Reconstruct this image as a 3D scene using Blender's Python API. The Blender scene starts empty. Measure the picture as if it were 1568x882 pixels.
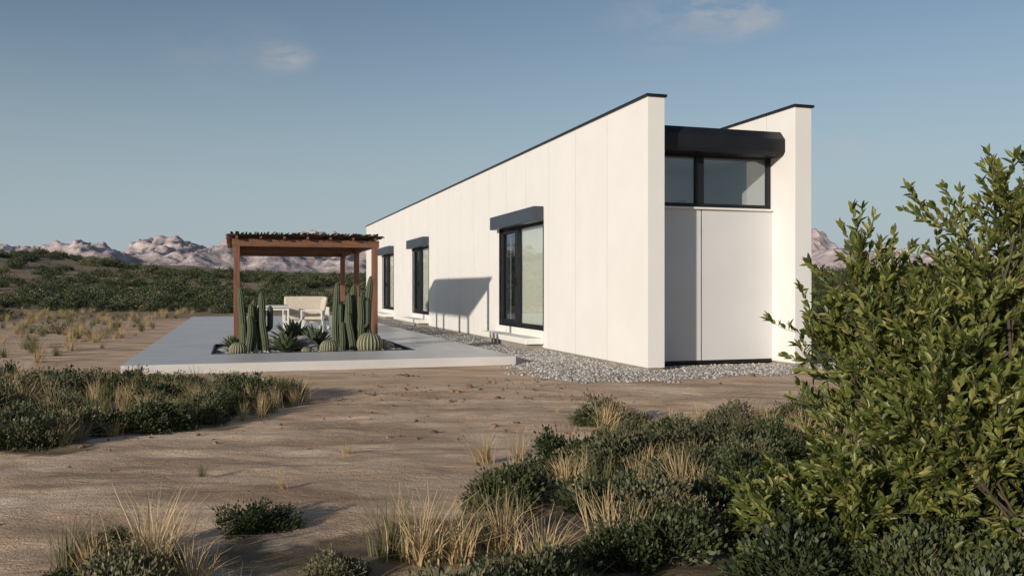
import bpy, math, random
import numpy as np
from mathutils import Vector, Matrix, noise as mnoise
random.seed(7); rng=np.random.default_rng(7)
scene=bpy.context.scene
COL=scene.collection
A0=math.radians(17.47); AX,AY=2.23,14.46
SUN_EL=math.radians(12.8)
SUN_AZ=(0.611,0.790)   # horizontal travel direction of light

# ------------------------------------------------------------ materials
def newmat(name):
    m=bpy.data.materials.new(name); m.use_nodes=True
    nt=m.node_tree; b=nt.nodes['Principled BSDF']; return m,nt,b
def N(nt,t,**k):
    n=nt.nodes.new(t)
    for a,v in k.items(): setattr(n,a,v)
    return n
def noise_node(nt,vec,scale,detail=5,rough=.55,dist=0):
    n=N(nt,'ShaderNodeTexNoise'); n.inputs['Scale'].default_value=scale; n.inputs['Detail'].default_value=detail
    n.inputs['Roughness'].default_value=rough; n.inputs['Distortion'].default_value=dist
    if vec: nt.links.new(vec,n.inputs['Vector'])
    return n
def ramp(nt,fac,stops):
    r=N(nt,'ShaderNodeValToRGB'); e=r.color_ramp.elements
    while len(e)<len(stops): e.new(.5)
    for i,(p,c) in enumerate(stops):
        e[i].position=p; e[i].color=(*c,1)
    nt.links.new(fac,r.inputs['Fac']); return r
def mix(nt,fac,a,b,mode='MIX'):
    m=N(nt,'ShaderNodeMix',data_type='RGBA',blend_type=mode)
    for s,v in ((0,fac),(6,a),(7,b)):
        if isinstance(v,(int,float)): m.inputs[s].default_value=v
        elif isinstance(v,tuple): m.inputs[s].default_value=(*v,1)
        else: nt.links.new(v,m.inputs[s])
    return m.outputs[2]
def pm(name,c1,c2,scale=3,rough=.7,bump=0,bscale=30,stretch=None,rvar=0,spec=.5,metal=0):
    m,nt,b=newmat(name); tc=N(nt,'ShaderNodeTexCoord'); v=tc.outputs['Object']
    if stretch:
        mp=N(nt,'ShaderNodeMapping'); mp.inputs['Scale'].default_value=stretch; nt.links.new(v,mp.inputs['Vector']); v=mp.outputs[0]
    n=noise_node(nt,v,scale,6,.6)
    r=ramp(nt,n.outputs['Fac'],[(.3,c1),(.7,c2)]); nt.links.new(r.outputs[0],b.inputs['Base Color'])
    b.inputs['Roughness'].default_value=rough; b.inputs['Specular IOR Level'].default_value=spec; b.inputs['Metallic'].default_value=metal
    if rvar:
        n3=noise_node(nt,v,scale*1.7,4); mr=N(nt,'ShaderNodeMapRange'); mr.inputs['To Min'].default_value=rough-rvar; mr.inputs['To Max'].default_value=rough+rvar
        nt.links.new(n3.outputs['Fac'],mr.inputs['Value']); nt.links.new(mr.outputs[0],b.inputs['Roughness'])
    if bump:
        n2=noise_node(nt,v,bscale,5); bp=N(nt,'ShaderNodeBump'); bp.inputs['Strength'].default_value=bump; bp.inputs['Distance'].default_value=.02
        nt.links.new(n2.outputs['Fac'],bp.inputs['Height']); nt.links.new(bp.outputs[0],b.inputs['Normal'])
    return m
def leafmat(name,cols,rough=.55,trans=.25,tcol=(.12,.16,.03),spec=.4,objvar=.5):
    m,nt,b=newmat(name)
    g=N(nt,'ShaderNodeNewGeometry'); oi=N(nt,'ShaderNodeObjectInfo')
    mm=N(nt,'ShaderNodeMath',operation='MULTIPLY_ADD'); nt.links.new(g.outputs['Random Per Island'],mm.inputs[0]); mm.inputs[1].default_value=1-objvar
    m2=N(nt,'ShaderNodeMath',operation='MULTIPLY'); nt.links.new(oi.outputs['Random'],m2.inputs[0]); m2.inputs[1].default_value=objvar
    nt.links.new(m2.outputs[0],mm.inputs[2])
    k=len(cols); r=ramp(nt,mm.outputs[0],[(i/(k-1),c) for i,c in enumerate(cols)])
    nt.links.new(r.outputs[0],b.inputs['Base Color']); b.inputs['Roughness'].default_value=rough; b.inputs['Specular IOR Level'].default_value=spec
    if trans<=0: return m
    t=N(nt,'ShaderNodeBsdfTranslucent'); t.inputs['Color'].default_value=(*tcol,1)
    ms=N(nt,'ShaderNodeMixShader'); ms.inputs[0].default_value=trans
    nt.links.new(b.outputs[0],ms.inputs[1]); nt.links.new(t.outputs[0],ms.inputs[2])
    nt.links.new(ms.outputs[0],nt.nodes['Material Output'].inputs['Surface'])
    return m

M_white=pm('white_wall_paint',(.72,.70,.665),(.765,.745,.71),1.2,.6,.08,60)
M_recess=pm('shaded_white_panel',(.57,.57,.565),(.62,.62,.615),1.0,.5,.05,60)  # greyer than the other walls: shade of the recess put into the base colour
M_seam=pm('panel_joint',(.42,.41,.39),(.5,.48,.46),4,.8)
M_seam2=pm('panel_joint_dark',(.08,.08,.08),(.12,.12,.12),4,.8)
M_black=pm('black_aluminium',(.007,.008,.010),(.012,.013,.016),3,.45,.03,80,spec=.35)
M_hood=pm('dark_blue_metal',(.028,.036,.050),(.04,.05,.066),2,.35,.03,80)
M_conc=pm('polished_concrete',(.50,.485,.47),(.63,.61,.59),.9,.38,.05,40,rvar=.1)
M_int=pm('interior_plaster',(.75,.74,.72),(.8,.79,.77),1,.8)
M_curt=pm('cream_curtain',(.80,.73,.57),(.86,.80,.66),2,.8,.1,20,stretch=(12,12,.5))
M_plinth=pm('concrete_plinth',(.20,.18,.15),(.32,.29,.24),4,.85,.3,30)
M_wood=pm('stained_timber',(.11,.045,.024),(.22,.10,.055),3,.6,.35,12,stretch=(6,6,.6))
M_woodh=pm('stained_timber_beam',(.11,.045,.024),(.22,.10,.055),3,.6,.35,12,stretch=(.8,.8,8))
M_stick=pm('rough_sticks',(.05,.025,.015),(.14,.07,.04),8,.85,.5,30)
M_rock=pm('grey_rock',(.16,.155,.15),(.34,.33,.31),5,.85,.6,14)
M_stone=leafmat('gravel_stone',[(.14,.13,.125),(.26,.25,.235),(.40,.38,.36),(.60,.57,.54)],.85,0,objvar=1)
M_clod=leafmat('red_pebble',[(.10,.055,.035),(.20,.12,.075),(.28,.18,.11)],.9,0,objvar=1)
M_bed=pm('gravel_base',(.12,.11,.10),(.28,.26,.24),40,.9,.8,60)
M_cact=pm('cactus_green',(.014,.028,.014),(.030,.05,.022),9,.6,.2,40)
M_crest=pm('cactus_rib_crest',(.05,.07,.03),(.12,.12,.06),30,.75,.4,60)
M_barc=pm('barrel_crest',(.26,.24,.15),(.38,.35,.23),30,.7,.4,60)
M_barg=pm('barrel_green',(.05,.06,.035),(.09,.10,.055),20,.7,.4,60)
M_agave=pm('agave_leaf',(.06,.085,.045),(.13,.155,.08),4,.5)
M_cloth=pm('cream_canvas',(.52,.47,.39),(.62,.57,.48),6,.9,.2,90)
M_wframe=pm('white_powdercoat',(.6,.59,.57),(.66,.65,.63),3,.45)
M_bark=pm('shrub_bark',(.05,.037,.027),(.10,.075,.05),14,.9,.5,40)
M_twig=pm('grey_twig',(.07,.055,.04),(.13,.10,.075),14,.9)
M_leafbig=leafmat('bush_leaf',[(.045,.064,.016),(.095,.12,.028),(.17,.185,.046),(.29,.275,.09)],.42,.28,(.28,.31,.055),.45,0)
M_leafdark=leafmat('shrub_leaf',[(.015,.025,.008),(.029,.043,.013),(.055,.07,.024),(.10,.105,.042)],.55,0)
M_leafsage=leafmat('sage_leaf',[(.045,.05,.024),(.08,.082,.04),(.135,.125,.065),(.20,.17,.095)],.7,0)
M_straw=leafmat('dry_straw',[(.28,.18,.085),(.46,.33,.17),(.60,.46,.27),(.32,.25,.13)],.7,.2,(.45,.34,.17),.3,.3)
M_greeng=leafmat('green_grass',[(.07,.075,.03),(.13,.125,.052),(.22,.19,.088)],.7,0,spec=.3,objvar=.3)

# glass
M_glass,nt,b=newmat('window_glass'); nt.nodes.remove(b)
tr=N(nt,'ShaderNodeBsdfTransparent'); tr.inputs[0].default_value=(.90,.93,.94,1)
gl=N(nt,'ShaderNodeBsdfGlossy'); gl.inputs['Roughness'].default_value=.01; gl.inputs[0].default_value=(.9,.95,1,1)
lw=N(nt,'ShaderNodeLayerWeight'); lw.inputs[0].default_value=.3
mr=N(nt,'ShaderNodeMapRange'); mr.inputs['To Min'].default_value=.08; mr.inputs['To Max'].default_value=.38
nt.links.new(lw.outputs['Fresnel'],mr.inputs['Value'])
ms=N(nt,'ShaderNodeMixShader'); nt.links.new(mr.outputs[0],ms.inputs[0]); nt.links.new(tr.outputs[0],ms.inputs[1]); nt.links.new(gl.outputs[0],ms.inputs[2])
nt.links.new(ms.outputs[0],nt.nodes['Material Output'].inputs['Surface'])

# ------------------------------------------------------------ mesh helpers
def empty(name,house=True,loc=(0,0,0)):
    e=bpy.data.objects.new(name,None); COL.objects.link(e); e.empty_display_size=.3
    if house: e.location=(AX,AY,0); e.rotation_euler=(0,0,A0)
    else: e.location=loc
    return e
def mkobj(name,verts,faces,mat,parent=None,smooth=False,matidx=None,link=True):
    me=bpy.data.meshes.new(name); me.from_pydata([tuple(v) for v in verts],[],faces)
    for m in (mat if isinstance(mat,list) else [mat]): me.materials.append(m)
    if matidx is not None: me.polygons.foreach_set('material_index',matidx)
    if smooth: me.polygons.foreach_set('use_smooth',[True]*len(me.polygons))
    me.update(); o=bpy.data.objects.new(name,me)
    if link: COL.objects.link(o)
    if parent: o.parent=parent
    return o
def boxes(name,lst,mat,parent=None,bevel=0):
    vs=[];fs=[]
    for (x0,x1,y0,y1,z0,z1) in lst:
        k=len(vs)
        vs+=[(x0,y0,z0),(x1,y0,z0),(x1,y1,z0),(x0,y1,z0),(x0,y0,z1),(x1,y0,z1),(x1,y1,z1),(x0,y1,z1)]
        fs+=[(k,k+3,k+2,k+1),(k+4,k+5,k+6,k+7),(k,k+1,k+5,k+4),(k+1,k+2,k+6,k+5),(k+2,k+3,k+7,k+6),(k+3,k,k+4,k+7)]
    o=mkobj(name,vs,fs,mat,parent)
    if bevel:
        md=o.modifiers.new('bevel','BEVEL'); md.width=bevel; md.segments=2; md.limit_method='ANGLE'
    return o
class MB:
    """numpy quad mesh accumulator"""
    def __init__(s): s.v=[];s.f=[];s.m=[];s.n=0
    def add(s,v,f,mi=0):
        s.v.append(np.asarray(v,float)); s.f.append(np.asarray(f,int)+s.n); s.m.append(np.full(len(f),mi)); s.n+=len(v)
    def build(s,name,mats,parent=None,link=True,smooth=False):
        V=np.concatenate(s.v);F=np.concatenate(s.f);Mi=np.concatenate(s.m)
        me=bpy.data.meshes.new(name); me.vertices.add(len(V)); me.vertices.foreach_set('co',V.ravel())
        me.loops.add(len(F)*4); me.loops.foreach_set('vertex_index',F.ravel().astype(np.int32))
        me.polygons.add(len(F)); me.polygons.foreach_set('loop_start',np.arange(0,len(F)*4,4,dtype=np.int32))
        for m in mats: me.materials.append(m)
        me.polygons.foreach_set('material_index',Mi.astype(np.int32))
        if smooth: me.polygons.foreach_set('use_smooth',np.ones(len(F),bool))
        me.update(calc_edges=True); me.validate()
        o=bpy.data.objects.new(name,me)
        if link: COL.objects.link(o)
        if parent: o.parent=parent
        return o
def nrm(a): return a/np.maximum(np.linalg.norm(a,axis=-1,keepdims=True),1e-9)
def leaves(mb,P,D,L,W,mi=0,fold=.25,droop=.15):
    n=len(P); D=nrm(D); R=rng.normal(size=(n,3)); S=nrm(np.cross(D,R)); U=nrm(np.cross(S,D))
    L=L[:,None];W=W[:,None]
    U=np.where(U[:,2:3]<0,-U,U)
    base=P; tip=P+D*L-U*L*droop
    l1=P+D*L*.3+S*W*.5+U*W*fold; l2=P+D*L*.68+S*W*.42+U*W*fold-U*L*droop*.4
    r1=P+D*L*.3-S*W*.5+U*W*fold; r2=P+D*L*.68-S*W*.42+U*W*fold-U*L*droop*.4
    V=np.stack([base,l1,l2,tip,r2,r1],1).reshape(-1,3)
    k=np.arange(n)[:,None]*6
    F=np.concatenate([k+np.array([0,1,2,3]),k+np.array([0,3,4,5])])
    mb.add(V,F,mi)
def leaves1(mb,P,D,L,W,mi=0):
    n=len(P); D=nrm(D); R=rng.normal(size=(n,3)); S=nrm(np.cross(D,R)); L=L[:,None];W=W[:,None]
    V=np.stack([P,P+D*L*.5+S*W*.5,P+D*L,P+D*L*.5-S*W*.5],1).reshape(-1,3)
    mb.add(V,np.arange(n)[:,None]*4+np.arange(4),mi)
def tube(mb,pts,rad,sides=5,mi=0,ribs=0,ribd=.0,mi2=None):
    pts=np.asarray(pts,float); n=len(pts); T=np.gradient(pts,axis=0); T=nrm(T)
    ref=np.array([.3,.9,.1]); S=nrm(np.cross(T,ref)); U=np.cross(S,T)
    a=np.linspace(0,2*np.pi,sides,endpoint=False)
    rr=1+ribd*np.cos(ribs*a) if ribs else np.ones(sides)
    V=pts[:,None,:]+np.asarray(rad)[:,None,None]*rr[None,:,None]*(np.cos(a)[None,:,None]*S[:,None,:]+np.sin(a)[None,:,None]*U[:,None,:])
    V=V.reshape(-1,3); F=[];M=[]
    for i in range(n-1):
        for j in range(sides):
            j2=(j+1)%sides; F.append((i*sides+j,i*sides+j2,(i+1)*sides+j2,(i+1)*sides+j))
            M.append(mi2 if (mi2 is not None and math.cos(ribs*(a[j]+math.pi/sides))>.6) else mi)
    k=mb.n; mb.add(V,np.array(F),0); mb.m[-1]=np.array(M)

def hsh(a,b,s):
    v=np.sin(a*127.1+b*311.7+s*74.7)*43758.5453; return v-np.floor(v)
def vn(x,y,s=0):
    ix=np.floor(x);iy=np.floor(y);fx=x-ix;fy=y-iy; fx=fx*fx*(3-2*fx);fy=fy*fy*(3-2*fy)
    return (hsh(ix,iy,s)*(1-fx)+hsh(ix+1,iy,s)*fx)*(1-fy)+(hsh(ix,iy+1,s)*(1-fx)+hsh(ix+1,iy+1,s)*fx)*fy
def fbm(x,y,o=4,s=0):
    t=0;a=.5
    for i in range(o): t=t+a*vn(x*2**i+i*17.3,y*2**i-i*9.1,s+i); a*=.5
    return t
def ridged(x,y,o=6,s=0):
    t=0;a=.5;w=1
    for i in range(o):
        r=1-np.abs(2*vn(x*2**i+i*7.7,y*2**i+i*3.1,s+i)-1); r=r*r*w; t=t+a*r; w=np.clip(r*1.6,0,1); a*=.52
    return t
def sst(a,b,x): t=np.clip((x-a)/(b-a),0,1); return t*t*(3-2*t)
def pip(px,py,poly):
    c=np.zeros(px.shape,bool); j=len(poly)-1
    for i in range(len(poly)):
        xi,yi=poly[i];xj,yj=poly[j]
        c^=((yi>py)!=(yj>py))&(px<(xj-xi)*(py-yi)/(yj-yi+1e-12)+xi); j=i
    return c
ca,sa=math.cos(A0),math.sin(A0)
def tolocal(x,y): dx=x-AX;dy=y-AY; return dx*ca+dy*sa, -dx*sa+dy*ca   # w,s
def toworld(w,s): return AX+w*ca-s*sa, AY+w*sa+s*ca
def near_house(x,y,m=0.):
    w,s=tolocal(x,y)
    return ((w>-8.3-m)&(w<3.3+m)&(s>1.6-m)&(s<33+m))|((w>-1-m)&(w<3.3+m)&(s>-.6-m)&(s<33+m))

# ------------------------------------------------------------ vegetation zones (ground metres)
ZL=[(-2.7,11.3),(-2.4,9.8),(-3.3,8.3),(-4.1,7.3),(-9,6.2),(-14,12),(-8.5,12.9),(-6.2,12.1),(-4.1,12.2)]
ZF=[(-1.3,4.35),(-.55,4.8),(-.25,5.6),(.42,6.9),(1.3,8.0),(3.6,9.9),(6.3,11.2),(13,12),(13,2.4),(-2.3,2.4),(-2.35,4.0)]
ZR=[(5.8,12),(9,13),(22,30),(14,40),(6.2,16)]
def height(x,y):
    w,s=tolocal(x,y)
    dx=np.maximum(np.maximum(-9-w,w-4),0); dy=np.maximum(np.maximum(-1.5-s,s-34),0); dh=np.sqrt(dx*dx+dy*dy)
    k=sst(0,2.5,dh); far=sst(22,60,np.hypot(x,y))
    z=k*((fbm(x*.9,y*1.3,3,3)-.44)*.07+(fbm(x*.28,y*.35,2,9)-.37)*.14)+((fbm(x*2.4,y*5,3,5)-.44)*.05+(fbm(x*9,y*13,2,6)-.37)*.014)*(1-far)*sst(0,.8,dh)
    # shallow wind ripples / old ruts running across the track
    ph=y*4.2-x*1.1+fbm(x*.5,y*.5,3,61)*9
    z=z+np.sin(ph)*.011*sst(.42,.58,fbm(x*.6+4,y*.6,2,62)*1.3)*(1-far)*sst(0,.8,dh)
    hill=sst(42,135,y+.12*np.abs(x))*(2.7+3.4*sst(-42,-85,x)+.3*sst(30,80,x))
    z=z+hill+sst(45,100,y)*(fbm(x*.02,y*.03,4,21)-.47)*3.0+sst(35,60,np.abs(x)+.5*y)*(fbm(x*.05,y*.06,3,31)-.44)*1.3
    return z
def axis(lim_dense,step,grow,maxv):
    a=[0.]; 
    while a[-1]<maxv:
        st=step if a[-1]<lim_dense else step+(a[-1]-lim_dense)*grow
        a.append(a[-1]+st)
    return np.array(a)
xa=axis(8,.06,.05,2600); xs=np.concatenate([-xa[:0:-1],xa])
yb=axis(13,.06,.035,3600)+1.5; yn=-axis(2,.5,.3,400)[:0:-1]+1.5; ys=np.concatenate([yn,yb])
X,Y=np.meshgrid(xs,ys); Z=height(X,Y)
ny,nx=X.shape
V=np.stack([X,Y,Z],-1).reshape(-1,3)
idx=np.arange(nx*ny).reshape(ny,nx)
F=np.stack([idx[:-1,:-1],idx[:-1,1:],idx[1:,1:],idx[1:,:-1]],-1).reshape(-1,4)
jx=X+(fbm(X*1.5,Y*1.5,3,41)-.44)*1.6; jy=Y+(fbm(X*1.5,Y*1.5,3,51)-.44)*1.6
veg=(pip(jx,jy,ZL)|pip(jx,jy,ZF)|pip(jx,jy,ZR)).astype(float)
veg=np.maximum(veg,sst(24,42,Y+(fbm(X*.1,Y*.1,3,2)-.45)*30)*.85)
M_sand,nt,b=newmat('desert_sand')
geo=N(nt,'ShaderNodeNewGeometry'); pos=geo.outputs['Position']
mp=N(nt,'ShaderNodeMapping'); mp.inputs['Scale'].default_value=(.8,1.9,1); mp.inputs['Rotation'].default_value=(0,0,.25); nt.links.new(pos,mp.inputs['Vector'])
n1=noise_node(nt,mp.outputs[0],.9,7,.62,.6); r1=ramp(nt,n1.outputs['Fac'],[(.33,(.42,.285,.19)),(.5,(.66,.47,.32)),(.68,(.84,.65,.48))])  # stretched sand tones, contrast raised to paint in shadow streaks
n2=noise_node(nt,pos,22,6,.7); r2=ramp(nt,n2.outputs['Fac'],[(.3,(.62,.60,.58)),(.55,(1,1,1))])
c=mix(nt,.6,r1.outputs[0],r2.outputs[0],'MULTIPLY')
n4=noise_node(nt,pos,140,3,.6); r4=ramp(nt,n4.outputs['Fac'],[(.34,(.45,.38,.32)),(.45,(1,1,1))]); c=mix(nt,.45,c,r4.outputs[0],'MULTIPLY')
at=N(nt,'ShaderNodeAttribute',attribute_name='veg')
n3=noise_node(nt,pos,1.6,6,.7); r3=ramp(nt,n3.outputs['Fac'],[(.35,(.08,.065,.036)),(.55,(.18,.135,.075)),(.7,(.40,.29,.18))])
mu=N(nt,'ShaderNodeMath',operation='MULTIPLY'); nt.links.new(at.outputs['Fac'],mu.inputs[0]); mu.inputs[1].default_value=.82
c=mix(nt,mu.outputs[0],c,r3.outputs[0]); nt.links.new(c,b.inputs['Base Color']); b.inputs['Roughness'].default_value=.95; b.inputs['Specular IOR Level'].default_value=.15
bp=N(nt,'ShaderNodeBump'); bp.inputs['Strength'].default_value=.8; bp.inputs['Distance'].default_value=.045
ad=N(nt,'ShaderNodeMath',operation='ADD'); nb=noise_node(nt,mp.outputs[0],5,6,.62,.5); nb2=noise_node(nt,pos,60,4,.7)
sc_=N(nt,'ShaderNodeMath',operation='MULTIPLY'); sc_.inputs[1].default_value=.45; nt.links.new(nb2.outputs['Fac'],sc_.inputs[0])
nt.links.new(nb.outputs['Fac'],ad.inputs[0]); nt.links.new(sc_.outputs[0],ad.inputs[1]); nt.links.new(ad.outputs[0],bp.inputs['Height']); nt.links.new(bp.outputs[0],b.inputs['Normal'])
mb=MB(); mb.add(V,F); ter=mb.build('desert_ground',[M_sand],smooth=True)
a=ter.data.attributes.new('veg','FLOAT','POINT'); a.data.foreach_set('value',veg.ravel().astype(np.float32))

# mountains
mx=np.linspace(-1500,1300,900); my=np.linspace(1250,2100,210); MX,MY=np.meshgrid(mx,my)
env=np.zeros_like(MX)
for cx,h,wd in ((-1200,104,200),(-1010,100,150),(-800,108,115),(-700,104,110),(-600,84,90),(-490,106,115),(-390,110,115),(-270,92,120),(-150,60,120),(575,128,62),(650,62,60),(760,92,50),(880,70,120)):
    env=np.maximum(env,h*np.exp(-np.abs((MX-cx-(MY-1600)*.1)/wd)**2.2))
prof=sst(1250,1700,MY)
rg=ridged(MX*.0085,MY*.006,8,5)
MZ=(env*prof*(.56+.48*rg)+20*prof*(ridged(MX*.026,MY*.016,6,8)-.3)*np.clip(env/60,0,1)+8*(fbm(MX*.05,MY*.05,3,4)-.4)*prof)
V=np.stack([MX,MY,MZ+3],-1).reshape(-1,3); idx=np.arange(MX.size).reshape(MX.shape)
F=np.stack([idx[:-1,:-1],idx[:-1,1:],idx[1:,1:],idx[1:,:-1]],-1).reshape(-1,4)
M_mt,nt,b=newmat('hazed_mountain_rock'); geo=N(nt,'ShaderNodeNewGeometry')
mp=N(nt,'ShaderNodeMapping'); mp.inputs['Scale'].default_value=(.5,.5,1.6); nt.links.new(geo.outputs['Position'],mp.inputs['Vector'])
n1=noise_node(nt,mp.outputs[0],.035,9,.7,1.2); r1=ramp(nt,n1.outputs['Fac'],[(.36,(.27,.26,.30)),(.46,(.40,.33,.33)),(.54,(.50,.42,.40)),(.64,(.62,.57,.56))])  # rock tones with distance haze painted in as a pale bluish tint
nt.links.new(r1.outputs[0],b.inputs['Base Color']); b.inputs['Roughness'].default_value=1; b.inputs['Specular IOR Level'].default_value=0
n2=noise_node(nt,geo.outputs['Position'],.06,8,.7); bp=N(nt,'ShaderNodeBump'); bp.inputs['Strength'].default_value=.6; bp.inputs['Distance'].default_value=8
nt.links.new(n2.outputs['Fac'],bp.inputs['Height']); nt.links.new(bp.outputs[0],b.inputs['Normal'])
mb=MB(); mb.add(V,F); mb.build('mountain_range',[M_mt])

# ------------------------------------------------------------ house
H=4.5; LEN=32.4; WID=3.15; T=.3; RD=.68
house=empty('white_modern_house')
wins=[(5.14,8.46,.45,2.85),(17.1,20.0,.45,2.85),(24.2,27.2,.45,2.85)]
lw=[]; y=0
for (a0,a1,z0,z1) in wins:
    lw.append((0,T,y,a0,.05,H)); lw.append((0,T,a0,a1,.05,z0)); lw.append((0,T,a0,a1,z1,H)); y=a1
lw.append((0,T,y,LEN,.05,H))
boxes('long_wall_left',lw,M_white,house)
boxes('long_wall_right',[(2.81,WID,0,LEN,.05,H)],M_white,house,.006)
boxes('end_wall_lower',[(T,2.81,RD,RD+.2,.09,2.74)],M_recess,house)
boxes('end_wall_base_strip',[(T+.001,2.809,RD+.012,RD+.19,.03,.088)],M_black,house)
boxes('end_wall_ledge',[(T+.001,2.809,RD-.06,RD,2.742,2.775)],M_white,house)
boxes('far_end_wall',[(T,2.81,LEN-.3,LEN-.05,.05,4.0)],M_white,house)
boxes('roof_slab',[(T,2.81,RD+.02,LEN-.05,3.95,4.09)],M_black,house)
boxes('ceiling',[(T,2.81,RD+.25,LEN-.35,3.75,3.94)],M_int,house)
boxes('interior_floor',[(T,2.81,RD+.2,LEN-.35,.2,.42)],M_int,house)
boxes('interior_partition',[(T,2.81,3.4,3.5,.42,3.75),(T,2.81,14,14.1,.42,3.75)],M_int,house)
boxes('plinth',[(.02,T-.02,.02,LEN-.03,-.1,.048),(2.83,WID-.02,.02,LEN-.03,-.1,.048)],M_plinth,house)
boxes('roof_coping',[(-.035,T+.035,-.035,LEN+.035,H+.002,H+.045),(2.775,WID+.035,-.035,LEN+.035,H+.002,H+.045)],M_black,house,.004)
seams=[]; s=1.66
while s<LEN:
    inw=[w for w in wins if w[0]-.03<s<w[1]+.03]
    if inw: seams+=[(-.002,.001,s-.005,s+.005,.05,.44),(-.002,.001,s-.005,s+.005,3.17,H)]
    else: seams.append((-.002,.001,s-.005,s+.005,.05,H))
    s+=1.56
s=.85
while s<LEN: seams.append((2.808,2.812,s-.005,s+.005,4.1,H)); s+=1.56
boxes('wall_panel_joints',seams,M_seam,house)
boxes('end_wall_joint',[(1.36,1.375,RD-.004,RD+.001,.09,2.74)],M_seam2,house)
def window(i,s0,s1,z0,z1,split):
    f=.075; x0,x1=.05,.13
    fr=[(x0,x1,s0,s1,z0,z0+f),(x0,x1,s0,s1,z1-f,z1),(x0,x1,s0,s0+f,z0+f,z1-f),(x0,x1,s1-f,s1,z0+f,z1-f),(x0-.02,x1,split-.09,split+.09,z0+f,z1-f),
        (x0-.015,x0+.03,s1-f-.07,s1-f,z0+f,z1-f),(x0-.015,x0+.03,split+.09,s1-f-.07,z0+f,z0+f+.06),(x0-.015,x0+.03,split+.09,s1-f-.07,z1-f-.06,z1-f)]
    boxes('window_frame',fr,M_black,house,.004)
    boxes('window_reveal_trim',[(-.012,.05,s0-.035,s0,z0-.03,z1),(-.012,.05,s1,s1+.035,z0-.03,z1),(-.012,.05,s0,s1,z0-.03,z0)],M_black,house)
    boxes('window_glass_pane',[(.085,.092,s0+f,split-.09,z0+f,z1-f),(.085,.092,split+.09,s1-f,z0+f,z1-f)],M_glass,house)
    boxes('window_handle',[(-.02,.03,split+.0,split+.03,z0+.95,z0+1.15),(-.02,-.005,split-.0,split+.12,z0+1.03,z0+1.06)],M_black,house)
    n=60; vs=[];fs=[]
    for k in range(n+1):
        yy=s0+.02+(split-.05-s0-.02)*k/n; xx=.16+.012*math.sin(k*1.3)
        vs+=[(xx,yy,z0+.02),(xx,yy,z1-.05)]
        if k: fs.append((2*k-2,2*k,2*k+1,2*k-1))
    mkobj('curtain',vs,fs,M_curt,house,True)
    boxes('window_hood',[(-.24,-.014,s0-.04,s1+.1,z1-.02,z1+.30)],M_hood,house,.012)
    boxes('door_step',[(-.42,-.002,s0-.05,s1+.35,.13,.26)],M_white,house,.008)
    boxes('door_step_base',[(-.36,-.002,s0+.05,s1+.25,-.05,.128)],M_plinth,house)
for i,(a0,a1,z0,z1) in enumerate(wins): window(i,a0,a1,z0,z1,a0+(a1-a0)*.62)
z0,z1=2.776,3.74; x0,x1=T+.004,2.806; f=.075; mid=1.36
ya,yb_=RD+.04,RD+.12
boxes('clerestory_frame',[(x0,x1,ya,yb_,z0,z0+f),(x0,x1,ya,yb_,z1-f,z1),(x0,x0+f,ya,yb_,z0+f,z1-f),(x1-f,x1,ya,yb_,z0+f,z1-f),(mid-.08,mid+.08,ya-.01,yb_,z0+f,z1-f)],M_black,house,.004)
boxes('clerestory_glass',[(x0+f,mid-.08,ya+.035,ya+.042,z0+f,z1-f),(mid+.08,x1-f,ya+.035,ya+.042,z0+f,z1-f)],M_glass,house)
q_=RD-.6
pr=[(.74+q_,3.70),(.74+q_,4.13),(.42,4.13),(.28,3.98),(.28,3.76),(.33,3.70)]
vs=[(x0,p,q) for p,q in pr]+[(x1-.001,p,q) for p,q in pr]; k=len(pr)
fs=[tuple(range(k)),tuple(range(2*k-1,k-1,-1))]+[(i,i+k,(i+1)%k+k,(i+1)%k) for i in range(k)]
mkobj('clerestory_hood',vs,fs,M_black,house)
boxes('interior_shelf',[(1.9,2.4,3.0,3.39,2.95,3.03),(2.2,2.35,3.0,3.39,3.03,3.15)],M_hood,house)

# ------------------------------------------------------------ terrace
ter_e=empty('concrete_terrace')
W0,W1,S0,S1=-8.16,-1.7,1.8,26.3; pw0,pw1,ps0,ps1=-6.88,-3.1,3.9,6.85
boxes('terrace_slab',[(W0,W1,S0,ps0,-.15,.15),(W0,pw0,ps0,ps1,-.15,.15),(pw1,W1,ps0,ps1,-.15,.15),(W0,W1,ps1,12.5,-.15,.15),(W0,W1,12.506,19.4,-.15,.15),(W0,W1,19.406,S1,-.15,.15)],M_conc,ter_e)
e=.03
boxes('planter_edging',[(pw0,pw0+e,ps0,ps1,0,.158),(pw1-e,pw1,ps0,ps1,0,.158),(pw0+e,pw1-e,ps0,ps0+e,0,.158),(pw0+e,pw1-e,ps1-e,ps1,0,.158)],M_black,ter_e)
boxes('planter_gravel_bed',[(pw0+e,pw1-e,ps0+e,ps1-e,0,.08)],M_bed,ter_e)

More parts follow.
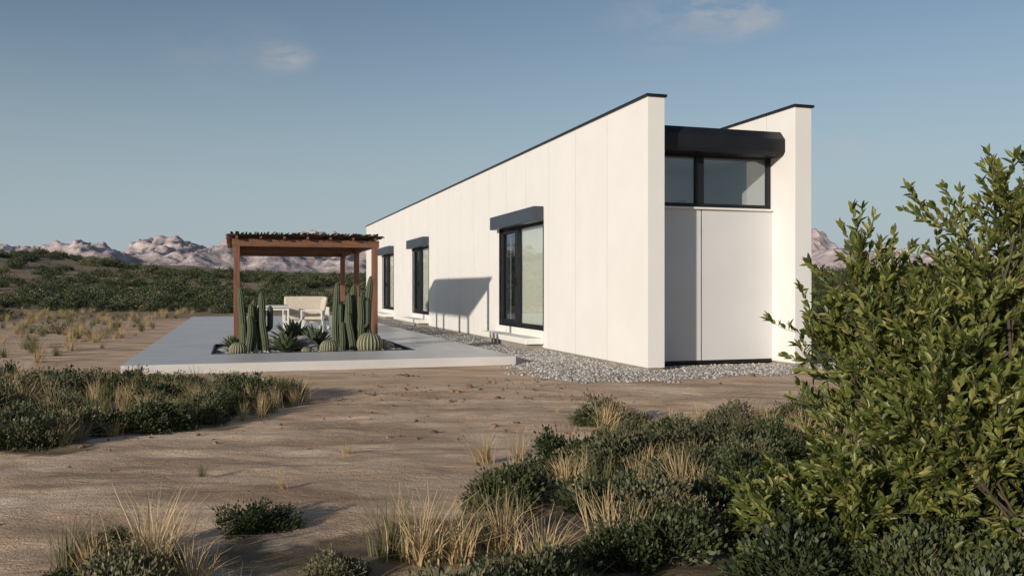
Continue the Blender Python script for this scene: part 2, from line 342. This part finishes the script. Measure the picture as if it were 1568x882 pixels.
# ------------------------------------------------------------ pergola
pg=empty('timber_pergola'); pS=[7.2,10.35,13.5]; pW=[-6.42,-3.39]
po=[]
for w in pW:
    for s in pS: po.append((w-.065,w+.065,s-.065,s+.065,.15,2.28))
boxes('posts',po,M_wood,pg,.008)
boxes('front_rear_beams',[(pW[0]-.1,pW[1]+.1,s-.04,s+.04,2.28,2.44) for s in (7.2,10.35,13.5)],M_woodh,pg,.006)
boxes('side_beams',[(w-.045,w+.045,7.245,10.305,2.281,2.441) for w in pW]+[(w-.045,w+.045,10.395,13.455,2.281,2.441) for w in pW],M_woodh,pg,.006)
boxes('rafters',[(w-.025,w+.025,7.0,13.7,2.442,2.50) for w in np.linspace(pW[0],pW[1],7)],M_woodh,pg,.004)
mb=MB()
for i in range(230):
    s=7.02+i*6.7/230+random.uniform(-.02,.02)
    r=random.uniform(.010,.019); z=2.515+random.uniform(-.002,.02); a=pW[0]-.12-random.uniform(0,.12); c2=pW[1]+.12+random.uniform(0,.12)
    tube(mb,[(a+(c2-a)*k/4,s+random.uniform(-.02,.02),z+random.uniform(-.008,.012)) for k in range(5)],[r*random.uniform(.7,1.1) for _ in range(5)],5)
for i in range(80):
    w=pW[0]-.1+i*3.23/80+random.uniform(-.02,.02); r=random.uniform(.012,.022); a=6.93-random.uniform(0,.14); c2=13.8+random.uniform(0,.1)
    tube(mb,[(w+random.uniform(-.03,.03),a+(c2-a)*k/5,2.555+random.uniform(-.006,.022)) for k in range(6)],[r*random.uniform(.6,1.1) for _ in range(6)],5)
mb.build('stick_roof',[M_stick],pg)

# ------------------------------------------------------------ garden plants
def col_cactus(name,w,s,specs):
    e=empty(name,False,(*toworld(w,s),.06)); mb=MB()
    for (dx,dy,h,r,arms) in specs:
        r*=.88
        def column(p0,path_h,r,lean):
            n=14; pts=[];rad=[]
            for k in range(n):
                t=k/(n-1); tt=1-(1-t)**1.6
                pts.append((p0[0]+lean[0]*tt+.02*math.sin(tt*5+p0[0]*30),p0[1]+lean[1]*tt,p0[2]+path_h*tt))
                rad.append(r*(.84+.16*math.sin(t*3+1))*math.sqrt(max(1-max(0,(tt-.86)/.14)**2,.0006)))
            tube(mb,pts,rad,36,0,9,.16,1)
        column((dx,dy,0),h,r,(random.uniform(-.07,.07),random.uniform(-.05,.05)))
        for (zz,side,ah) in arms:
            d=np.array([math.cos(side),math.sin(side)]); pts=[];rad=[]
            for k in range(14):
                t=k/13; 
                if t<.4: q=t/.4*math.pi/2; o=.16*math.sin(q); z=zz+.1*(1-math.cos(q))
                else: o=.16; z=zz+.1+(t-.4)/.6*ah
                pts.append((dx+d[0]*o,dy+d[1]*o,z)); rad.append(r*.72*math.sqrt(max(1-max(0,(t-.88)/.12)**2,.001)))
            tube(mb,pts,rad,27,0,9,.16,1)
    mb.build('ribbed_stems',[M_cact,M_crest],e,smooth=True)
col_cactus('column_cactus',-6.09,5.3,[(-.22,0,1.30,.075,[]),(-.10,.1,1.08,.08,[(.4,3.3,.35)]),(.02,-.05,1.0,.075,[]),(.14,.06,1.22,.08,[(.45,.1,.4)]),(.24,-.06,.88,.07,[]),(-.05,-.15,.75,.07,[]),(.08,.2,1.0,.07,[]),(-.2,-.1,.6,.065,[])])
col_cactus('column_cactus',-4.18,4.92,[(-.32,.0,1.42,.075,[]),(-.2,.1,1.05,.08,[]),(-.08,-.04,1.2,.085,[(.5,2.9,.4)]),(.05,.08,1.38,.08,[]),(.16,-.03,1.15,.08,[(.5,-.1,.5)]),(.28,.05,1.55,.078,[]),(.02,-.16,.8,.07,[]),(.2,.2,1.25,.075,[]),(-.2,-.14,.62,.07,[])])
def barrel(w,s,r):
    e=empty('barrel_cactus',False,(*toworld(w,s),.06+r*.8)); mb=MB(); pts=[];rad=[]
    for k in range(16):
        t=-math.pi/2+math.pi*k/15; pts.append((0,0,r*.95*math.sin(t)+(k*1e-4))); rad.append(max(r*max(math.cos(t),0)**.8,.004))
    tube(mb,pts,rad,120,0,20,.06,1); mb.build('ribbed_body',[M_barg,M_barc],e,smooth=True)
for w,s,r in ((-4.72,4.25,.17),(-3.92,4.35,.24),(-6.4,4.25,.16),(-3.55,5.2,.14),(-5.15,4.15,.1)): barrel(w,s,r)
def agave(w,s,r,n=46):
    e=empty('agave_plant',False,(*toworld(w,s),.07)); mb=MB()
    for i in range(n):
        az=i*2.39996; t=(i+.5)/n; el=math.radians(78-t*66); L=r*random.uniform(.85,1.1)*(1-.2*(1-t)); wd=r*.13
        d=np.array([math.cos(az),math.sin(az),0]);sd=np.array([-d[1],d[0],0]); up=np.array([0,0,1.])
        V=[]
        for k in range(7):
            q=k/6; wq=wd*(.75+.7*q-1.42*q*q)+.002; c0=d*(math.cos(el)*L*q+.02)+up*(math.sin(el)*L*q-.12*L*q*q*t+.02)
            nn=-d*math.sin(el)+up*math.cos(el)
            V+=[c0+sd*wq+nn*wq*.45,c0,c0-sd*wq+nn*wq*.45]
        F=[]
        for k in range(6):
            F+=[(3*k,3*k+1,3*k+4,3*k+3),(3*k+1,3*k+2,3*k+5,3*k+4)]
        mb.add(V,F)
    mb.build('leaf_rosette',[M_agave],e,smooth=True)
for w,s,r in ((-5.5,4.75,.52),(-4.85,5.7,.62),(-5.25,6.3,.75),(-3.7,6.2,.3),(-6.5,6.3,.35)): agave(w,s,r)
def rock(name,w,s,r,sc=(1,1,.7),z=.08,seed=0):
    import bmesh
    bm=bmesh.new(); bmesh.ops.create_icosphere(bm,subdivisions=3,radius=r)
    for v in bm.verts:
        n=mnoise.noise(v.co*(1.6/r)+Vector((seed*3.1,0,0))); n2=mnoise.noise(v.co*(4/r)+Vector((0,seed,0)))
        v.co*=1+.3*n+.08*n2; v.co=Vector((v.co.x*sc[0],v.co.y*sc[1],v.co.z*sc[2]))
    me=bpy.data.meshes.new(name); bm.to_mesh(me); bm.free(); me.materials.append(M_rock)
    o=bpy.data.objects.new(name,me); COL.objects.link(o); x,y=toworld(w,s); o.location=(x,y,z+r*.3); o.rotation_euler=(0,0,seed*1.3)
for i,(w,s,r) in enumerate(((-5.15,5.2,.30),(-4.95,4.9,.16),(-5.75,6.1,.2),(-4.5,5.5,.2),(-5.05,4.5,.09),(-3.5,4.6,.1),(-6.05,4.4,.1),(-4.3,4.2,.08),(-3.35,5.6,.13),(-6.65,5.2,.12))): rock('garden_boulder',w,s,r,seed=i+1)

# ------------------------------------------------------------ furniture
tb=empty('outdoor_dining_table'); 
boxes('table_top',[(-6.0,-5.1,10.1,11.9,.86,.90)],M_wframe,tb,.008)
boxes('table_legs',[(a,a+.05,b0,b0+.05,.15,.86) for a in (-5.97,-5.18) for b0 in (10.15,11.8)],M_wframe,tb,.004)
boxes('table_apron',[(-5.95,-5.15,10.17,10.19,.79,.858),(-5.95,-5.15,11.81,11.83,.79,.858)],M_wframe,tb)
sf=empty('outdoor_sofa')
boxes('backrest',[(-5.1,-3.95,13.0,13.16,.5,1.12)],M_cloth,sf,.035)
boxes('seat_cushion',[(-5.1,-3.95,12.3,12.98,.46,.62)],M_cloth,sf,.04)
boxes('sofa_frame',[(-5.15,-3.9,12.28,13.18,.38,.45),(-5.15,-5.1,12.28,13.18,.455,.82),(-3.95,-3.9,12.28,13.18,.455,.82)],M_wframe,sf,.01)
boxes('sofa_legs',[(a,a+.05,b0,b0+.05,.15,.378) for a in (-5.14,-3.96) for b0 in (12.3,13.1)],M_wframe,sf)
def chair(w,s,rot):
    x,y=toworld(w,s); e=empty('outdoor_chair',False,(x,y,.15)); e.rotation_euler=(0,0,rot)
    boxes('chair_seat',[(-.27,.27,-.27,.27,.40,.48)],M_cloth,e,.025)
    o=boxes('chair_back',[(-.26,.26,-.03,.03,.0,.48)],M_cloth,e,.025); o.location=(0,.27,.5); o.rotation_euler=(-.18,0,0)
    boxes('chair_legs',[(a,a+.03,b0,b0+.03,0,.39) for a in (-.27,.24) for b0 in (-.27,.24)],M_wframe,e)
    boxes('chair_arms',[(a,a+.04,-.28,.28,.62,.65) for a in (-.32,.28)]+[(a,a+.04,-.28,-.24,.39,.619) for a in (-.32,.28)]+[(a,a+.04,.22,.26,.39,.619) for a in (-.32,.28)],M_wframe,e,.004)
chair(-4.5,11.0,A0-1.45); chair(-4.55,10.1,A0-1.7)

# ------------------------------------------------------------ shrubs source meshes
def shrub_src(name,leafm,nl=2600,ncl=34,ll=.075,lw=.03,flat=.8,spread=.17):
    mb=MB(); P=[];D=[]
    th=rng.uniform(0,2*np.pi,ncl); ph=np.arccos(rng.uniform(0.02,1,ncl)); rr=rng.uniform(.45,1,ncl)**.6
    C=np.stack([np.sin(ph)*np.cos(th)*rr,np.sin(ph)*np.sin(th)*rr,np.cos(ph)*rr*flat+.06],1)
    C*=rng.uniform(.65,1.25,(ncl,1))
    for c0 in C:
        n=int(nl/ncl*rng.uniform(.5,1.5)); p=c0+rng.normal(size=(n,3))*spread*np.array([1,1,.85]); p[:,2]=np.maximum(p[:,2],.01)
        P.append(p); D.append(nrm(p-c0*.55)+rng.normal(size=(n,3))*.5+np.array([0,0,.45]))
        mid=c0*.5+rng.normal(size=3)*.06; mid[2]=abs(mid[2])*.8
        tube(mb,[(0,0,-.05),tuple(mid),tuple(c0),tuple(c0*1.12+rng.normal(size=3)*.05)],[.022,.014,.008,.003],3,1)
    P=np.concatenate(P);D=np.concatenate(D); n=len(P)
    leaves1(mb,P,D,ll*rng.uniform(.6,1.3,n),lw*rng.uniform(.7,1.3,n))
    return mb.build(name,[leafm,M_twig],link=False)
def grass_src(name,mat,nb=150,spread=.16,lean=.55,wd=.012,h=(.5,1.1)):
    mb=MB(); V=[];F=[]
    for i in range(nb):
        az=rng.uniform(0,6.283); r=abs(rng.normal())*spread; b0=np.array([math.cos(az)*r,math.sin(az)*r,-.02])
        az+=rng.normal()*.6; l=rng.uniform(*h); ln=lean*abs(rng.normal())*.8+.05; d=np.array([math.cos(az),math.sin(az),0]); sd=np.array([-d[1],d[0],0]); a2=rng.uniform(0,3.14); sd=sd*math.cos(a2)+d*math.sin(a2)
        k=len(V); kink=rng.normal(size=3)*.06*l
        for q in (0,.35,.7,1):
            c0=b0+d*(ln*l*q**1.7)+np.array([0,0,l*q*(1-.25*ln*q)])+kink*(q if q<.7 else 1.4-q); w=wd*(1-q*.85)*.5
            V+=[c0+sd*w,c0-sd*w]
        for j in range(3): F.append((k+2*j,k+2*j+1,k+2*j+3,k+2*j+2))
    mb.add(V,F); return mb.build(name,[mat],link=False)
def stone_src(name,mat,seed):
    import bmesh
    bm=bmesh.new(); bmesh.ops.create_icosphere(bm,subdivisions=1,radius=1)
    for v in bm.verts: v.co*=1+.35*mnoise.noise(v.co*1.3+Vector((seed*5,0,0))); v.co.z*=.65
    me=bpy.data.meshes.new(name); bm.to_mesh(me); bm.free(); me.materials.append(mat); return bpy.data.objects.new(name,me)
def coll(name,objs):
    c=bpy.data.collections.new(name)
    for o in objs: c.objects.link(o)
    return c
C_near=coll('src_shrub_near',[shrub_src('a%d_shrub'%i,[M_leafdark,M_leafdark,M_leafsage,M_leafdark,M_leafsage][i],2400,[40,34,44,36,30][i],.145,.066,[.85,1.0,1.05,.7,.8][i],.14) for i in range(5)])
C_far=coll('src_shrub_far',[shrub_src('b%d_shrub'%i,[M_leafdark,M_leafdark,M_leafdark,M_leafsage][i],700,18,.16,.09,.75,.2) for i in range(4)])
C_gr=coll('src_grass',[grass_src('c0_g',M_straw,90,.16,.7,.024),grass_src('c1_g',M_straw,115,.24,1.0,.024),grass_src('c2_g',M_greeng,110,.14,.4,.018),grass_src('c3_g',M_straw,70,.1,.35,.020)])
C_st=coll('src_gravel',[stone_src('d%d_s'%i,M_stone,i) for i in range(4)])
C_pb=coll('src_pebble',[stone_src('e%d_s'%i,M_clod,i+7) for i in range(4)])

def scatter(name,P,S,IDX,c,tilt=.12):
    P=np.asarray(P,float); n=len(P)
    me=bpy.data.meshes.new(name); me.vertices.add(n); me.vertices.foreach_set('co',P.ravel())
    R=np.stack([rng.normal(size=n)*tilt,rng.normal(size=n)*tilt,rng.uniform(0,6.283,n)],1)
    a=me.attributes.new('rot','FLOAT_VECTOR','POINT'); a.data.foreach_set('vector',R.ravel())
    a=me.attributes.new('scl','FLOAT','POINT'); a.data.foreach_set('value',np.asarray(S,float))
    a=me.attributes.new('idx','INT','POINT'); a.data.foreach_set('value',np.asarray(IDX,np.int32))
    o=bpy.data.objects.new(name,me); COL.objects.link(o)
    ng=bpy.data.node_groups.new(name,'GeometryNodeTree')
    ng.interface.new_socket('Geometry',in_out='INPUT',socket_type='NodeSocketGeometry'); ng.interface.new_socket('Geometry',in_out='OUTPUT',socket_type='NodeSocketGeometry')
    gi=ng.nodes.new('NodeGroupInput');go=ng.nodes.new('NodeGroupOutput'); ip=ng.nodes.new('GeometryNodeInstanceOnPoints'); ci=ng.nodes.new('GeometryNodeCollectionInfo')
    ci.inputs['Collection'].default_value=c; ci.inputs['Separate Children'].default_value=True; ci.inputs['Reset Children'].default_value=True
    def na(nm,dt):
        q=ng.nodes.new('GeometryNodeInputNamedAttribute'); q.data_type=dt; q.inputs['Name'].default_value=nm; return [s for s in q.outputs if s.enabled and s.name=='Attribute'][0]
    L=ng.links.new; L(gi.outputs[0],ip.inputs['Points']); L(ci.outputs[0],ip.inputs['Instance']); ip.inputs['Pick Instance'].default_value=True
    L(na('idx','INT'),ip.inputs['Instance Index']); L(na('rot','FLOAT_VECTOR'),ip.inputs['Rotation']); L(na('scl','FLOAT'),ip.inputs['Scale']); L(ip.outputs[0],go.inputs[0])
    md=o.modifiers.new('scatter','NODES'); md.node_group=ng
    return o
def sample(n,x0,x1,y0,y1,cond):
    x=rng.uniform(x0,x1,n);y=rng.uniform(y0,y1,n); k=cond(x,y); x=x[k];y=y[k]
    return x,y
def pts(x,y,dz=0): return np.stack([x,y,height(x,y)+dz],1)
xf,yf=sample(1800,-4,13,3.3,12,lambda x,y: pip(x,y,ZF)&(fbm(x*1.1,y*1.1,2,77)>.33)&(rng.uniform(size=len(x))<.65+.35*sst(7,4.5,y)))
xl,yl=sample(700,-14,-2,6,13,lambda x,y: pip(x,y,ZL)&(fbm(x*.9,y*.9,2,78)>.36))
xr,yr=sample(500,5,22,12,40,lambda x,y: pip(x,y,ZR)&~near_house(x,y,.8))
ex=np.array([-1.5,-1.38,-2.05,.9,1.15,.85,-1.3,-1.45]); ey=np.array([5.0,4.9,4.4,9.0,8.5,8.9,4.95,4.85])
x=np.concatenate([xf,xl,xr,ex]);y=np.concatenate([yf,yl,yr,ey])
S=np.concatenate([rng.uniform(.11,.27,len(xf))*(.68+.32*sst(-1.0,-.2,xf)),rng.uniform(.13,.30,len(xl)),rng.uniform(.3,.7,len(xr)),np.array([.15,.12,.14,.24,.18,.2,.11,.11])])
scatter('desert_shrubs',pts(x,y,-.01),S,rng.choice([0,1,2,3,4],len(x),p=[.26,.24,.17,.18,.15]),C_near)
xf,yf=sample(820,-4,13,3.3,12,lambda x,y: pip(x,y,ZF)&(fbm(x*1.0+9,y*1.0,2,79)>.36))
xl,yl=sample(800,-14,-2,6,13.5,lambda x,y: pip(x,y,ZL))
gx=np.array([-2.1,-1.75,-1.95,-.35,-.1,-.6,.15,.45,.75,.62,.95,1.05,-.2,.05,.5,.9,1.5,1.2,.95,2.0,2.4,-.45,-.25,-.05,.35,.55,.8,1.1])
gy=np.array([4.2,4.3,4.1,4.45,4.65,4.4,4.3,7.0,6.9,4.4,6.2,5.9,6.9,6.7,4.5,8.5,8.3,6.0,8.8,7.9,8.6,4.3,4.35,4.5,5.6,5.5,5.6,5.7])
xo,yo=sample(140,-9,6,5.5,13,lambda x,y:~near_house(x,y,.3)&~pip(x,y,ZF)&(fbm(x*.5,y*.5,2,12)>.5))
x=np.concatenate([xf,xl,gx,xo]);y=np.concatenate([yf,yl,gy,yo])
S=np.concatenate([rng.uniform(.14,.34,len(xf))*(.72+.28*sst(-1.0,-.2,xf)),rng.uniform(.16,.36,len(xl)),rng.uniform(.27,.38,len(gx)),rng.uniform(.05,.12,len(xo))])
scatter('dry_grass',pts(x,y),S,rng.choice([0,1,2,3],len(x),p=[.28,.22,.3,.2]),C_gr)
xm,ym=sample(4200,-42,40,12.5,50,lambda x,y: ~near_house(x,y,.6)&((x<-7.5-.25*(y-13))|(x>6.5))&(fbm(x*.25,y*.25,3,80)>.34+.10*(y<24)))
scatter('field_grass',pts(xm,ym),rng.uniform(.15,.40,len(xm)),rng.choice([0,1,2,3],len(xm),p=[.17,.13,.5,.2]),C_gr)
def farc(x,y): return (np.abs(x)<.8*y+6)&~near_house(x,y,2)&(fbm(x*.07,y*.09,3,90)+.25*(fbm(x*.25,y*.3,2,91)-.37)>.36+.10*sst(60,30,y))&(rng.uniform(size=len(x))<.4+.6*sst(26,50,y))
x1,y1=sample(8400,-150,150,34,170,farc); x2,y2=sample(4200,-60,60,22,70,farc)
x=np.concatenate([x1,x2]);y=np.concatenate([y1,y2])
scatter('distant_shrubs',pts(x,y,-.05),rng.uniform(.4,1.15,len(x))*(.62+.45*sst(40,110,y)),rng.choice([0,1,2,3],len(x),p=[.3,.28,.26,.16]),C_far)
# gravel
w=rng.uniform(-1.68,-.0,8000); s=2+rng.exponential(6,8000); k=s<31; gx1,gy1=toworld(w[k],s[k])
GP=[toworld(-1.72,2.6),(.05,14.3),(.1,13.7),(.75,12.6),(2.0,12.8),(3.4,13.5),(5.2,14.2),(6.3,15.3),toworld(4.0,2.5),toworld(3.1,0),toworld(.0,.0),toworld(0,2.6)]
x,y=sample(22000,-1,7,12,19,lambda x,y: pip(x+(vn(x*3,y*3,4)-.5)*.7,y+(vn(x*3,y*3,5)-.5)*.5,GP))
x3,y3=sample(900,-1,7,11.8,15,lambda x,y: pip(x,y-.4,GP))
w=rng.uniform(T,2.81,500); s=rng.uniform(-.1,.66,500); x4,y4=toworld(w,s)
x=np.concatenate([gx1,x,x3,x4]);y=np.concatenate([gy1,y,y3,y4])
scatter('gravel',np.stack([x,y,height(x,y)+.006],1),rng.uniform(.008,.028,len(x)),rng.integers(0,4,len(x)),C_st,.5)
w=rng.uniform(pw0+.05,pw1-.05,2600); s=rng.uniform(ps0+.05,ps1-.05,2600); x,y=toworld(w,s)
scatter('planter_gravel',np.stack([x,y,np.full(len(x),.088)],1),rng.uniform(.014,.04,len(x)),rng.integers(0,4,len(x)),C_st,.5)
mkg=[toworld(a,b0) for a,b0 in ((-1.69,2.9),(-.0,2.9),(-.0,31),(-1.69,31))]
mkobj('gravel_strip_bed',[(a,b0,.012) for a,b0 in mkg],[(0,1,2,3)],M_bed)
x,y=sample(3600,-9,7,4.2,14,lambda x,y:~near_house(x,y,.1)&(fbm(x*.7,y*.7,3,55)>.44)&(rng.uniform(size=len(x))<.25+.75*sst(9,12,y)))
scatter('pebbles',pts(x,y,.004),.009+rng.exponential(.010,len(x)).clip(0,.045),rng.integers(0,4,len(x)),C_pb,.6)

# ------------------------------------------------------------ large leafy bush
def leafy_bush(name,base,stems,seed,kids=(5,4,4),lens=(.72,.44,.28,.19),nl=13,up=.06):
    R=random.Random(seed); e=empty(name,False,(base[0],base[1],float(height(np.array([base[0]]),np.array([base[1]]))[0]))); wood=MB(); lf=MB(); P=[];D=[]
    def br(p,d,L,r,dep):
        n=5; pt=[p]; dd=d.copy()
        for k in range(n-1):
            dd=dd+np.array([R.gauss(0,.12),R.gauss(0,.12),R.gauss(up,.09)]); dd/=np.linalg.norm(dd); pt.append(pt[-1]+dd*L/(n-1))
        tube(wood,pt,[r*(1-.55*k/(n-1)) for k in range(n)],6 if dep<2 else 3)
        if dep>=2:
            m=nl if dep==3 else 6
            for k in range(m):
                t=(k+.5)/m*(n-1)*.999; i=int(t); q=pt[i]+(pt[i+1]-pt[i])*(t-i)
                a=dd+np.array([R.gauss(0,.6),R.gauss(0,.6),R.gauss(.2,.45)]); P.append(q); D.append(a)
            if dep==3:
                for k in range(4): P.append(pt[-1]); D.append(dd+np.array([R.gauss(0,.3),R.gauss(0,.3),R.gauss(.1,.3)]))
        if dep<3:
            for c in range(kids[dep]):
                t=.38+.62*(c+.8)/kids[dep]; t=min(t,.99)*(n-1); i=int(t); q=pt[i]+(pt[min(i+1,n-1)]-pt[i])*(t-i)
                a=dd*.95+np.array([R.gauss(0,.5),R.gauss(0,.5),R.gauss(.08,.4)]); a/=np.linalg.norm(a)
                br(q,a,lens[dep+1]*R.uniform(.7,1.4),r*.5,dep+1)
    for (ox,oy,dx,dy,dz,L) in stems:
        d=np.array([dx,dy,dz],float); d/=np.linalg.norm(d); br(np.array([ox,oy,-.03]),d,L,.018,0)
    wood.build('branches',[M_bark],e,smooth=True)
    P=np.array(P);D=np.array(D);n=len(P)
    leaves(lf,P,D,rng.uniform(.040,.078,n),rng.uniform(.017,.027,n),0,.22,.12); lf.build('foliage',[M_leafbig],e)
leafy_bush('leafy_bush',(2.58,4.75),[(-.1,0,-.60,-.1,1,1.08),(0,.1,-.25,.3,1,1.25),(.05,0,.0,-.1,1,1.35),(.1,.1,.3,.2,1,1.35),(-.05,-.1,-.75,-.2,.85,.8),(-.1,-.05,-1.0,-.1,.5,.45),(0,-.1,-.4,-.6,.7,.6),(.1,-.1,.2,-.6,.8,.8),(.1,0,.6,.0,.9,1.2),(0,.1,-.7,.5,.9,.85),(.0,.0,-.1,0,1,1.35),(.0,-.1,-.1,-.4,.9,.55),(.1,-.1,.4,-.4,.9,.5),(-.1,0,-.8,.1,.7,.36)],3)
leafy_bush('leafy_bush',(1.85,4.4),[(0,0,-.9,.1,.35,.34),(0,0,-.4,.3,.42,.30),(0,0,-.7,-.2,.35,.30),(0,0,.3,.1,.5,.36),(0,0,.6,-.1,.6,.40)],5,(4,4,4),(.4,.25,.17,.12),12,.0)
leafy_bush('leafy_bush',(3.5,5.6),[(0,0,-.5,0,1,1.1),(0,0,-.1,-.2,1,1.25),(0,0,.5,-.1,1,1.1),(0,0,-.6,-.4,.7,.9),(0,0,.2,.4,1,1.0),(0,0,-.3,-.3,1,.6)],9)
leafy_bush('leafy_bush',(2.6,4.15),[(0,0,-.6,.1,.7,.4),(0,0,.5,.1,.8,.5),(0,0,.0,.3,.8,.5)],15,(4,4,4),(.4,.3,.22,.16),12,.03)

# ------------------------------------------------------------ light, sky, camera
w=bpy.data.worlds.new('World'); scene.world=w; w.use_nodes=True; nt=w.node_tree; bg=nt.nodes['Background']
sk=N(nt,'ShaderNodeTexSky',sky_type='NISHITA'); sk.sun_disc=False
sk.sun_elevation=SUN_EL; sk.sun_rotation=math.atan2(-SUN_AZ[0],-SUN_AZ[1])%(2*math.pi); sk.air_density=1.0; sk.dust_density=.6; sk.ozone_density=2.0
hs=N(nt,'ShaderNodeHueSaturation'); hs.inputs['Saturation'].default_value=.90; nt.links.new(sk.outputs[0],hs.inputs['Color'])
nt.links.new(hs.outputs[0],bg.inputs['Color']); bg.inputs['Strength'].default_value=.092
tc=N(nt,'ShaderNodeTexCoord'); 
sx=N(nt,'ShaderNodeSeparateXYZ'); nt.links.new(tc.outputs['Generated'],sx.inputs[0])
hm=N(nt,'ShaderNodeMapRange',interpolation_type='SMOOTHSTEP'); hm.inputs['From Min'].default_value=.32; hm.inputs['From Max'].default_value=-.02; hm.inputs['To Max'].default_value=.95
nt.links.new(sx.outputs[2],hm.inputs['Value'])
bgh=N(nt,'ShaderNodeBackground'); bgh.inputs['Color'].default_value=(.375,.455,.51,1); bgh.inputs['Strength'].default_value=1
mh=N(nt,'ShaderNodeMixShader'); nt.links.new(hm.outputs[0],mh.inputs[0]); nt.links.new(bg.outputs[0],mh.inputs[1]); nt.links.new(bgh.outputs[0],mh.inputs[2])
nz=N(nt,'ShaderNodeMapping'); nz.inputs['Scale'].default_value=(1,1,2.6); nt.links.new(tc.outputs['Generated'],nz.inputs['Vector'])
cn=noise_node(nt,nz.outputs[0],11,8,.64,.5); cr=ramp(nt,cn.outputs['Fac'],[(.38,(0,0,0)),(.70,(1,1,1))])
tot=None
for (dx,dz,rad,amp) in ((-.255,.262,.042,.85),(.25,.317,.085,1.25),(.38,.16,.045,.35),(.18,.30,.10,.4),(-.32,.27,.12,.15)):
    c0=Vector((dx,1,dz)).normalized()
    vm=N(nt,'ShaderNodeVectorMath',operation='SUBTRACT'); nt.links.new(tc.outputs['Generated'],vm.inputs[0]); vm.inputs[1].default_value=c0
    v2=N(nt,'ShaderNodeVectorMath',operation='MULTIPLY'); nt.links.new(vm.outputs[0],v2.inputs[0]); v2.inputs[1].default_value=(1,1,2.0)
    ln=N(nt,'ShaderNodeVectorMath',operation='LENGTH'); nt.links.new(v2.outputs[0],ln.inputs[0])
    mr=N(nt,'ShaderNodeMapRange',interpolation_type='SMOOTHSTEP'); mr.inputs['From Min'].default_value=rad; mr.inputs['From Max'].default_value=0; mr.inputs['To Min'].default_value=0; mr.inputs['To Max'].default_value=amp
    nt.links.new(ln.outputs['Value'],mr.inputs['Value'])
    if tot is None: tot=mr.outputs[0]
    else:
        ad=N(nt,'ShaderNodeMath',operation='ADD'); nt.links.new(tot,ad.inputs[0]); nt.links.new(mr.outputs[0],ad.inputs[1]); tot=ad.outputs[0]
mu=N(nt,'ShaderNodeMath',operation='MULTIPLY',use_clamp=True); nt.links.new(tot,mu.inputs[0]); nt.links.new(cr.outputs[0],mu.inputs[1])
bg2=N(nt,'ShaderNodeBackground'); bg2.inputs['Color'].default_value=(.62,.58,.56,1); bg2.inputs['Strength'].default_value=.8
mx_=N(nt,'ShaderNodeMixShader'); nt.links.new(mu.outputs[0],mx_.inputs[0]); nt.links.new(mh.outputs[0],mx_.inputs[1]); nt.links.new(bg2.outputs[0],mx_.inputs[2])
nt.links.new(mx_.outputs[0],nt.nodes['World Output'].inputs['Surface'])

sun=bpy.data.lights.new('sun','SUN'); sun.energy=4.2; sun.angle=math.radians(1.2); sun.color=(1,.90,.78)
so=bpy.data.objects.new('sun',sun); COL.objects.link(so)
d=Vector((SUN_AZ[0]*math.cos(SUN_EL),SUN_AZ[1]*math.cos(SUN_EL),-math.sin(SUN_EL))); so.rotation_euler=d.to_track_quat('-Z','Y').to_euler(); so.location=(-10,-10,10)
cam=bpy.data.cameras.new('camera'); co=bpy.data.objects.new('camera',cam); COL.objects.link(co)
co.location=(0,0,1.36); co.rotation_euler=(math.radians(90),0,0); cam.lens=31; cam.sensor_width=36; cam.clip_end=8000; cam.clip_start=.05
scene.camera=co
scene.view_settings.view_transform='Standard'; scene.view_settings.look='None'; scene.view_settings.exposure=0
